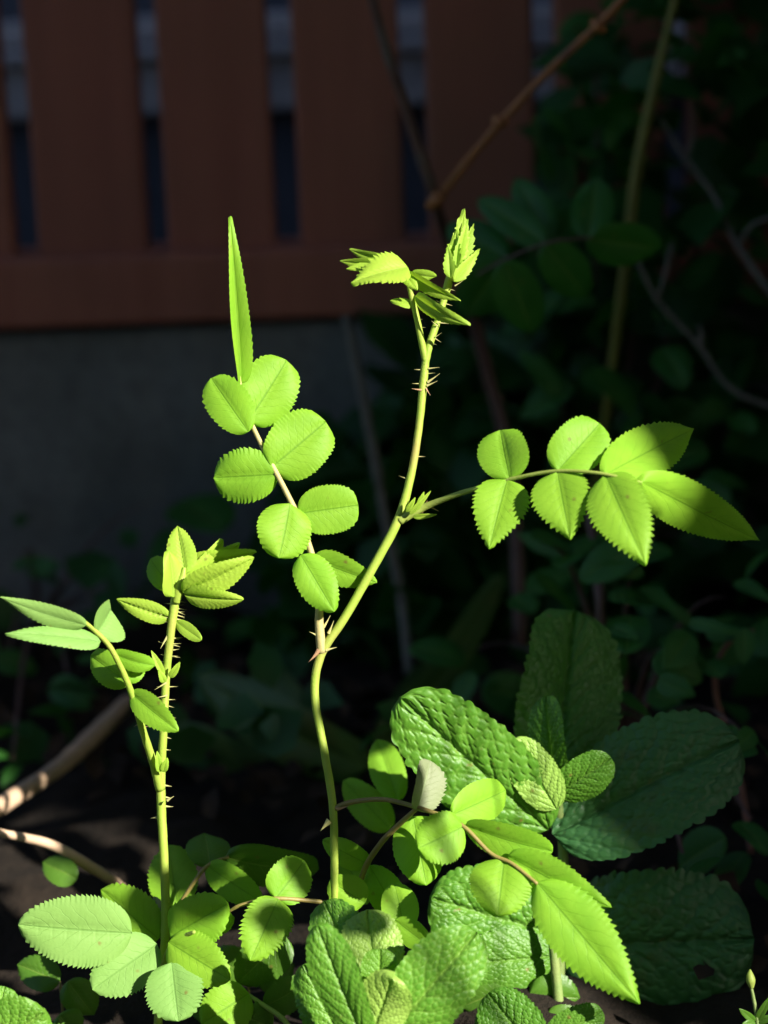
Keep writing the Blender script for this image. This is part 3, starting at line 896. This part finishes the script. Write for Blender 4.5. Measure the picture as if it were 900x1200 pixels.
leaf(cl, (474, 1090), (462, 1034), 44, -.004, .002, 4, 'rose', teeth=12, p=.5, q=.62, bend=.3, tooth=.02)
leaf(cl, (502, 1108), (462, 1078), 30, -.008, -.006, -10, 'rose', teeth=10, p=.5, q=.62, bend=.3, tooth=.02)
leaf(cl, (430, 1060), (395, 985), 30, .022, .026, -8, 'rose', teeth=12, p=.5, q=.62, bend=.3, tooth=.03)


# ------------------------------------------------------------------ low weeds filling the gaps near the soil
def weed(label, spots):
    g_ = P(spots[0][0][0], 1240, spots[0][3])
    t_ = thing('low_weed', label, 'weed', (g_.x, g_.y, 0))
    tube('stem', [(spots[0][0][0], 1245, spots[0][3], 2.2), (spots[0][0][0] + 4, 1200, spots[0][3], 2), (spots[0][0][0], spots[0][0][1], spots[0][3], 1.4)], MAT['brown_stalk'], t_)
    for (b_, tt, w_, dz_, rl_) in spots:
        leaf(t_, b_, tt, w_, dz_, dz_ + .004, rl_, 'rose_old', name='leaf', teeth=12, p=.5, q=.7, bend=.4, tooth=.04)


weed('small dark-leaved weed between the left shoot and the middle mint', [((290, 1140), (240, 1120), 44, .05, -10), ((300, 1150), (345, 1130), 44, .05, 10), ((285, 1190), (320, 1205), 44, .01, 0),
     ((300, 1120), (330, 1150), 40, .055, 0), ((270, 1180), (225, 1190), 40, .03, 0)])
weed('small dark-leaved weed under the long front leaflet', [((590, 1160), (540, 1180), 50, .03, 0), ((600, 1150), (560, 1118), 44, .04, 0), ((620, 1165), (680, 1170), 50, .03, 10), ((600, 1190), (555, 1205), 44, .0, 0),
     ((640, 1190), (700, 1215), 44, .02, 0)])
weed('small dark-leaved weed in the gap left of the upright shoot', [((70, 1150), (20, 1130), 40, .04, 0), ((80, 1150), (110, 1190), 40, .03, 0), ((70, 1190), (90, 1215), 40, .02, 0), ((90, 1030), (50, 1010), 34, .07, 0)])

# ------------------------------------------------------------------ mint plants
def mint(px, py, dz, label):
    g_ = P(px, py, dz)
    return thing('mint_plant', label, 'mint', (g_.x, g_.y, 0), 'mint plants in the bed')


KM = dict(name='leaf', teeth=18, tooth=.085, p=.42, q=.42, nlat=7)
m = mint(440, 1290, -.03, 'sunlit crinkled mint rosette at the bottom middle')
tube('stem', [(445, 1320, -.03, 6), (442, 1250, -.03, 6), (440, 1205, -.03, 5.5), (440, 1170, -.028, 4)], MAT['mint_stem'], m)
leaf(m, (452, 1216), (559, 1092), 84, -.038, -.040, 14, 'mint_bright', foldl=14, foldr=8, bend=.3, **KM)
leaf(m, (442, 1165), (430, 1066), 68, -.026, -.020, 0, 'mint_pale', foldl=14, foldr=10, bend=.25, **KM)
leaf(m, (434, 1216), (460, 1146), 62, -.040, -.046, 0, 'mint_pale', foldl=6, foldr=6, bend=-.5, **KM)
leaf(m, (428, 1222), (372, 1084), 52, -.044, -.046, -20, 'mint_bright', foldl=10, foldr=20, bend=.25, **KM)
leaf(m, (426, 1160), (380, 1056), 64, -.022, -.014, -6, 'mint_bright', foldl=10, foldr=14, bend=.25, **KM)
leaf(m, (408, 1232), (356, 1130), 58, -.030, -.030, -14, 'mint_bright', foldl=10, foldr=14, bend=.25, **KM)
leaf(m, (444, 1160), (446, 1112), 40, -.034, -.036, 0, 'mint_bright', foldl=20, foldr=20, bend=.5, **KM)

m = mint(650, 1290, .05, 'largest mint plant, broad crinkled leaves with one upright, right of the middle')
tube('stem', [(652, 1300, .05, 8), (655, 1150, .05, 7.5), (660, 1000, .045, 7), (652, 930, .04, 6.5), (655, 880, .045, 4)], MAT['mint_stem'], m)
leaf(m, (642, 972), (470, 818), 108, .034, .014, -10, 'mint', foldl=10, foldr=14, bend=.25, **KM)
leaf(m, (654, 905), (672, 715), 118, .064, .080, 10, 'mint_mid', foldl=40, foldr=12, bend=-.2, **KM)
leaf(m, (648, 978), (866, 868), 128, .040, .044, -14, 'mint_shaded', foldl=12, foldr=10, bend=.3, **KM)
leaf(m, (652, 948), (602, 866), 52, .028, .024, -6, 'mint_pale', foldl=10, foldr=12, bend=.4, **KM)
leaf(m, (650, 915), (640, 815), 44, .036, .040, -30, 'mint', foldl=12, foldr=20, bend=.2, **KM)
leaf(m, (648, 932), (716, 888), 46, .030, .022, 20, 'mint', foldl=12, foldr=12, bend=.5, **KM)

m = mint(700, 1290, .02, 'dark round-leaved mint in shade at the lower right')
tube('stem', [(665, 1300, .03, 7), (655, 1180, .03, 7), (648, 1100, .028, 6), (650, 1060, .03, 4)], MAT['mint_stem'], m)
leaf(m, (650, 1108), (884, 1100), 160, .062, .050, 6, 'mint_shaded', foldl=10, foldr=10, bend=.3, **KM)
leaf(m, (655, 1095), (505, 1052), 104, .040, .030, -10, 'mint', foldl=10, foldr=10, bend=.3, **KM)
leaf(m, (650, 1120), (535, 1130), 66, .036, .030, -10, 'mint', foldl=10, foldr=10, bend=.3, **KM)

m = mint(630, 1290, -.02, 'small mint tips just showing at the bottom edge below the long leaflet')
tube('stem', [(640, 1320, -.02, 5), (636, 1250, -.02, 5), (636, 1215, -.02, 4)], MAT['mint_stem'], m)
leaf(m, (630, 1236), (572, 1164), 66, -.020, -.018, -8, 'mint', foldl=10, foldr=14, bend=.4, **KM)
leaf(m, (640, 1220), (706, 1184), 40, -.022, -.024, 14, 'mint', foldl=14, foldr=10, bend=.4, **KM)

m = mint(-20, 1290, -.03, 'single bright mint leaf in the bottom left corner')
tube('stem', [(-20, 1320, -.03, 5), (-16, 1260, -.03, 5), (-12, 1225, -.03, 4)], MAT['mint_stem'], m)
leaf(m, (-16, 1230), (52, 1186), 74, -.030, -.034, 12, 'mint_bright', foldl=10, foldr=10, bend=.4, **KM)
leaf(m, (-16, 1228), (6, 1156), 50, -.026, -.020, 0, 'mint_bright', foldl=10, foldr=10, bend=.3, **KM)

# ------------------------------------------------------------------ unseen leafy cane added right of the view; leaves set along sun rays for dapple
g = P(450, 1240, 0) + Vector((0.42, -0.26, 0))
sb = thing('dapple_cane', 'tall leafy cane added out of view to cast leaf shadows', 'rose cane', (g.x, g.y, 0))
LV = []
for (px, py, dz, w_, t_) in [(312, 1003, .033, 80, .50), (215, 1030, .035, 46, .56), (290, 1042, .024, 36, .52),
                             (324, 1076, -.005, 44, .48), (364, 1034, .004, 34, .46), (95, 985, .1, 40, .62),
                             (150, 960, .16, 80, .6), (260, 1150, .03, 40, .5),
                             (20, 1030, .1, 50, .66),
                             (25, 1085, None, 90, .6), (120, 1000, None, 90, .6), (200, 985, None, 80, .56), (20, 1140, None, 70, .58)]:
    c = (P(px, py, dz) if dz is not None else ray_z(px, py, 0)) + TO_SUN * t_
    v = c - CAM
    fx = v.dot(RIGHT) / v.dot(FWD) / (S / D) + 450 if v.dot(FWD) > 0.02 else 9999
    if fx < 985: print('dapple leaf in view', px, py, fx)
    Ln = w_ * S * 1.15
    me = leaf_mesh('leaf', Ln, Ln * .8, p=.45, q=.6, teeth=10, tooth=.05, bend=.2)
    me.materials.append(MAT['bg_leaf'])
    o = bpy.data.objects.new('leaf', me)
    link(o, sb)
    n = (TO_SUN + Vector((random.gauss(0, .2), random.gauss(0, .2), random.gauss(.1, .2)))).normalized()
    y = Vector((random.gauss(0, .6), random.gauss(0, .6), -1))
    y = (y - n * y.dot(n)).normalized()
    o.matrix_basis = Matrix.Translation(c - y * Ln * .5) @ Matrix((y.cross(n), y, n)).transposed().to_4x4()
    LV.append(c - y * Ln * .5)
hub = sum(LV, Vector((0, 0, 0))) / len(LV) + hd * 0.30
hub.z = 0
tops = sorted(LV, key=lambda q_: q_.z)
for q_ in tops:
    j = Vector((hub.x, hub.y, max(0.02, q_.z - .05)))
    V, F = [], []
    for i_ in range(7):
        t = i_ / 6
        c = j.lerp(q_, t) + Vector((0, 0, .012 * math.sin(math.pi * t)))
        for k in range(5):
            an = 6.283 * k / 5
            V.append(c + Vector((math.cos(an), math.sin(an), .4 * math.cos(an))) * .0007)
    for i_ in range(6):
        for k in range(5):
            a_, b_ = i_ * 5 + k, i_ * 5 + (k + 1) % 5
            F.append((a_, b_, b_ + 5, a_ + 5))
    mesh_obj('leaf_stalk', V, F, MAT['rachis_green'], sb)
V, F = [], []
for i_ in range(10):
    for k in range(8):
        an = 6.283 * k / 8
        r = .003 * (1 - i_ / 14)
        V.append((hub.x + r * math.cos(an), hub.y + r * math.sin(an), tops[-1].z * i_ / 9))
for i_ in range(9):
    for k in range(8):
        a_, b_ = i_ * 8 + k, i_ * 8 + (k + 1) % 8
        F.append((a_, b_, b_ + 8, a_ + 8))
mesh_obj('stem', V, F, MAT['green_cane'], sb)

# ------------------------------------------------------------------ dry sticks on the left
s1 = tube('dry_stick', [(-60, 990, .10, 10.5), (0, 945, .14, 10.5), (65, 902, .195, 10), (110, 862, .25, 11), (150, 822, .29, 9)], MAT['straw'], None, 12)
tag(s1, 'thick straw-coloured dry stick, its near end lit by the sun, at the left edge', 'stick')
s2 = tube('dry_stick', [(-40, 968, .06, 4.5), (0, 976, .065, 5), (60, 990, .07, 6), (110, 1018, .08, 6.5), (145, 1042, .09, 5.5), (165, 1070, .10, 4)], MAT['straw'], None, 10)
tag(s2, 'thin arching dry stem below the thick stick at the left edge', 'stick')

# ------------------------------------------------------------------ background canes and twigs
g = P(600, 900, .34)
bc = thing('rose_bush', 'old rose bush with a forked brown cane in front of the fence', 'rose bush', (g.x, g.y, 0))
tube('cane', [(610, 760, .34, 9), (600, 560, .34, 9), (570, 430, .33, 8.5), (540, 320, .30, 8), (518, 262, .27, 7), (510, 236, .26, 7)], MAT['dark_cane'], bc, 10)
tube('cane', [(511, 236, .26, 5.6), (545, 192, .25, 5), (585, 145, .24, 4.8), (640, 86, .23, 4.8), (700, 30, .22, 5), (742, -14, .21, 5)], MAT['cane'], bc, 10)
tube('cane', [(512, 238, .26, 6.5), (494, 185, .25, 7), (470, 110, .24, 6.5), (450, 50, .23, 6), (432, -20, .22, 6)], MAT['dark_cane'], bc, 10)
tube('cane_knot', [(503, 243, .258, 6), (511, 235, .255, 9), (518, 226, .256, 6)], MAT['cane'], bc, 10)
tube('cane_knot', [(693, 24, .219, 3), (701, 31, .217, 7.5), (709, 38, .218, 3)], MAT['cane'], bc, 8)
tube('cane_knot', [(578, 136, .238, 3), (585, 144, .237, 7), (594, 142, .238, 4)], MAT['cane'], bc, 8)
# dim compound leaf of the bush
cl = tube('leaf_stalk', [(560, 322, .22, 2), (590, 305, .21, 1.8), (640, 285, .20, 1.6), (690, 279, .20, 1.4), (716, 282, .21, 1)], MAT['dark_cane'], bc)
for b_, t_, w_, z_, rl2 in [((592, 306), (625, 390), 62, .20, 5), ((590, 304), (544, 372), 66, .22, -10), ((594, 304), (525, 262), 52, .23, 20), ((640, 286), (560, 232), 44, .22, 10),
                            ((640, 286), (688, 348), 58, .20, 10), ((646, 284), (604, 208), 46, .23, 5), ((690, 278), (700, 208), 56, .22, 0), ((690, 280), (776, 290), 56, .20, 20), ((648, 284), (690, 236), 50, .23, 0)]:
    leaf(cl, b_, t_, w_ * .88, z_, z_ + .015, rl2, 'bg_leaf', teeth=12, p=.45, q=.62, bend=.3, tooth=.03)

og = tube('olive_cane', [(690, 620, .36, 5), (712, 470, .34, 6), (733, 310, .32, 7), (748, 190, .31, 7.5), (772, 80, .30, 6), (796, -20, .29, 5)], MAT['green_cane'], None, 10)
tag(og, 'straight olive-green cane rising through the dark shrub at the right', 'cane')
tw = thing('bare_twig', 'bare grey twig with side spurs at the upper right', 'twig', P(880, 560, .36))
tube('stem', [(770, 130, .34, 2), (798, 178, .33, 3), (838, 232, .32, 3.6), (866, 290, .31, 4.2), (930, 380, .30, 4)], MAT['grey_twig'], tw, 8)
tube('spur', [(805, 185, .33, 3), (812, 160, .33, 2.5), (812, 120, .33, 1.5)], MAT['grey_twig'], tw, 8)
tube('spur', [(866, 288, .31, 3), (885, 262, .30, 2.5), (930, 246, .30, 2)], MAT['grey_twig'], tw, 8)
tw = thing('bare_twig', 'bare grey-brown twig slanting down to the right edge behind the sunlit leaf', 'twig', P(900, 600, .33))
tube('stem', [(748, 308, .30, 3), (773, 355, .30, 3.6), (818, 403, .30, 3.4), (858, 456, .30, 3.6), (930, 486, .30, 3.4)], MAT['grey_twig'], tw, 8)
tube('spur', [(772, 348, .30, 3), (780, 320, .30, 3), (788, 285, .30, 2)], MAT['grey_twig'], tw, 8)
tube('spur', [(820, 408, .30, 4), (822, 392, .30, 3), (818, 380, .30, 1.5)], MAT['grey_twig'], tw, 8)
tw = tube('bare_twig', [(405, 370, .36, 5), (418, 430, .36, 6), (436, 520, .36, 6), (450, 600, .36, 6), (470, 700, .36, 6), (480, 790, .34, 6)], MAT['grey_twig'], None, 8)
tag(tw, 'thin upright grey twig against the plinth behind the curved stem', 'twig')
tw = tube('bare_twig', [(884, 738, .16, 2), (862, 746, .16, 3), (842, 772, .16, 3.6), (838, 805, .16, 4), (848, 850, .16, 4.2), (868, 920, .15, 4.2), (880, 1000, .14, 4)], MAT['red_twig'], None, 8)
tag(tw, 'hooked reddish twig at the right edge above the dark mint leaf', 'twig')
tw = tube('bare_twig', [(706, 900, .2, 6), (704, 760, .2, 6), (702, 690, .2, 6), (690, 600, .22, 5)], MAT['dark_cane'], None, 8)
tag(tw, 'short dark reddish stem behind the upright mint leaf', 'twig')

# small flower-bud stalk in the bottom right corner
bs = thing('bud_stalk', 'small green stalk with a closed bud in the bottom right corner', 'plant', P(890, 1260, .0))
tube('stem', [(892, 1260, .0, 3), (888, 1200, .0, 3), (883, 1170, .0, 2.5), (880, 1156, .0, 2)], MAT['mint_stem'], bs, 8)
tube('bud', [(881, 1158, 0, 2.5), (880, 1150, 0, 5.5), (879, 1143, 0, 4.5), (879, 1136, 0, 1)], MAT['rachis_green'], bs, 10)
for t_ in [(866, 1182), (905, 1165), (870, 1200), (910, 1190)]:
    leaf(bs, (886, 1198), t_, 9, 0, -.003, 0, 'rose_old', name='leaf', teeth=4, q=.8, bend=.4, tooth=.02)

# strap-leaved plant behind the middle stem
g = P(330, 940, .26)
st = thing('strap_leaved_plant', 'dim strap-leaved plant with arching leaves behind the middle stem', 'plant', (g.x, g.y, 0))
KS = dict(name='leaf', mat='strap', teeth=2, tooth=.0, p=.35, q=.6, nlat=2, foldl=15, foldr=15)
leaf(st, (430, 900), (232, 790), 66, .24, .28, -20, bend=.8, **KS)
leaf(st, (390, 960), (300, 770), 70, .26, .33, 10, bend=.4, **KS)
leaf(st, (360, 960), (205, 850), 70, .27, .27, -20, bend=.5, **KS)
leaf(st, (400, 940), (590, 672), 44, .26, .33, 30, bend=.4, **KS)
leaf(st, (300, 1000), (120, 930), 60, .26, .27, -30, bend=.5, **KS)
leaf(st, (420, 930), (520, 760), 50, .27, .34, 0, bend=.4, **KS)

# ------------------------------------------------------------------ background shrub leaves
BGM = []
for i in range(5):
    me = leaf_mesh('leaf', 1.0, [.75, .55, .4, .28, .62][i], p=.5, q=[.6, .8, .9, 1.0, .7][i], teeth=9, tooth=.03, bend=random.uniform(.1, .6), cup=.2)
    me.materials.append(MAT['bg_leaf'])
    BGM.append(me)


def put_leaf(parent, pos, size, name='leaf'):
    o = bpy.data.objects.new(name, random.choice(BGM))
    link(o, parent)
    n = Vector((random.gauss(.1, .5), random.gauss(-.5, .4), random.gauss(.75, .35))).normalized()
    y = Vector((random.gauss(0, 1), random.gauss(-.3, .7), random.gauss(-.35, .5)))
    y = (y - n * y.dot(n)).normalized()
    x = y.cross(n)
    o.matrix_basis = Matrix.Translation(pos) @ Matrix((x, y, n)).transposed().to_4x4() @ Matrix.Diagonal((size, size, size, 1))
    return o


def shrub(name, label, spots, cat='shrub'):
    """spots: (px, py, dz, spread px, n leaves, leaf px)"""
    g_ = P(spots[0][0], spots[0][1], spots[0][2])
    t_ = thing(name, label, cat, (g_.x, g_.y, 0))
    root = Vector((g_.x, g_.y + .03, 0))
    low = name == 'leafy_weed'
    for (px, py, dz, sp, n, lp) in spots:
        c = P(px, py, dz)
        # twig from the root to the clump
        q0, q2 = np.array(root), np.array(c)
        q1 = (q0 + q2) / 2 + np.array([0, 0.0 if low else 0.02, 0.004 if low else 0.04])
        pts = [q0 * (1 - k / 8) ** 2 + 2 * q1 * (k / 8) * (1 - k / 8) + q2 * (k / 8) ** 2 for k in range(9)]
        V, F = [], []
        for i, q in enumerate(pts):
            r = (0.0009 if low else 0.0022) * (1 - i / 12)
            for k in range(6):
                an = math.pi * k / 3
                V.append((q[0] + r * math.cos(an), q[1] + r * math.sin(an), q[2]))
        for i in range(8):
            for k in range(6):
                a_, b_ = i * 6 + k, i * 6 + (k + 1) % 6
                F.append((a_, b_, b_ + 6, a_ + 6))
        mesh_obj('twig', V, F, MAT['dark_cane'], t_)
        for _ in range(n):
            k = px_at(dz)
            off = RIGHT * random.gauss(0, sp * k * .55) + UP * random.gauss(0, sp * k * .55) + FWD * random.gauss(0, sp * k * .4)
            put_leaf(t_, c + off, lp * k * random.uniform(.7, 1.2))
    return t_


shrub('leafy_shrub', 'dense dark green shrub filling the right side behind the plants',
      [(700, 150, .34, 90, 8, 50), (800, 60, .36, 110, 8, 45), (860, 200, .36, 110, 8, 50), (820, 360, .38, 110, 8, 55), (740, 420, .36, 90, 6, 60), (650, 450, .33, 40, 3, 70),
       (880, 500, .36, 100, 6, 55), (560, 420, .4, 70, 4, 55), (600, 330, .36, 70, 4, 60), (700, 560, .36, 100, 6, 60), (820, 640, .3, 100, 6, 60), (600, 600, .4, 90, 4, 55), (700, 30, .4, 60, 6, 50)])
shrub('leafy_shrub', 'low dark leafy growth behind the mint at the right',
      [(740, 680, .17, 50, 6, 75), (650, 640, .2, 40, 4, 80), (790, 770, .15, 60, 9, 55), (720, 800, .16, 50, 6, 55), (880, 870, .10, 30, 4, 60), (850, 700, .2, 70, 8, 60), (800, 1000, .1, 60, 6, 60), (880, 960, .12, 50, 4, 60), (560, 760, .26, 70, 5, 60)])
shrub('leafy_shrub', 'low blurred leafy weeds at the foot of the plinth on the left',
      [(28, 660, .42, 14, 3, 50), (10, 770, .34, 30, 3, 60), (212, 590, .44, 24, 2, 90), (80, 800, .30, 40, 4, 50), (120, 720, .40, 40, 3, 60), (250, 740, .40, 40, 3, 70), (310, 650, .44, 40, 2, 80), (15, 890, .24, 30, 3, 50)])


# ------------------------------------------------------------------ undergrowth and litter
def scatter(name, n, fn, mat, label, lo, hi, up=.6):
    V, F = [], []
    prof = [(0, 0), (.35, .25), (.45, .6), (0.0, 1.0), (-.45, .6), (-.35, .25)]
    for _ in range(n):
        c = fn()
        if c is None: continue
        s_ = random.uniform(lo, hi)
        nrm = Vector((random.gauss(0, .5), random.gauss(-.2, .5), random.gauss(up, .4))).normalized()
        y = nrm.orthogonal().normalized()
        y = Quaternion(nrm, random.uniform(0, 6.28)) @ y
        x = y.cross(nrm)
        b0 = len(V)
        wd = random.uniform(.6, 1.0)
        for (px_, py_) in prof:
            V.append(c + x * (px_ * s_ * wd) + y * (py_ * s_) - nrm * (s_ * .25 * (py_ - .4) ** 2) + nrm * abs(px_) * s_ * .2)
        V.append(c + y * (.35 * s_)); V.append(c + y * (.65 * s_))
        F += [(b0, b0 + 1, b0 + 6), (b0 + 1, b0 + 2, b0 + 7, b0 + 6), (b0 + 2, b0 + 3, b0 + 7), (b0 + 3, b0 + 4, b0 + 7), (b0 + 4, b0 + 5, b0 + 6, b0 + 7), (b0 + 5, b0, b0 + 6)]
    o = mesh_obj(name, V, F, mat)
    tag(o, label, None, None, 'stuff')


def under():
    x = random.uniform(-.05, .75)
    y = FENCE_Y - random.uniform(.015, .13)
    top_ = 0.08 + max(0, min(1, (x + .02) / .10)) * 0.12 + max(0, min(1, (x - .08) / .16)) * 0.55
    z = random.uniform(0, top_)
    return Vector((x, y, z))


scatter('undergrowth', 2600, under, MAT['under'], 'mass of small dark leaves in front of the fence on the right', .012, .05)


def lowcover():
    x = random.uniform(-.5, .7)
    y = random.uniform(.12, FENCE_Y - .02)
    if (x * SUN_U.x + y * SUN_U.y) < EDGE_U + .03: return None
    return Vector((x, y, abs(random.gauss(0, .022))))


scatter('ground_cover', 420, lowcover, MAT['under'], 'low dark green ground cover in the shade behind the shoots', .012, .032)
def litter_spot():
    x, y = random.uniform(-.4, .4), random.uniform(-.05, .4)
    if x * SUN_U.x + y * SUN_U.y < EDGE_U + .02: return None
    return Vector((x, y, random.uniform(0, .008)))


scatter('leaf_litter', 1600, litter_spot, MAT['litter'], 'brown dead leaves and bits lying on the soil', .006, .017, 1.0)
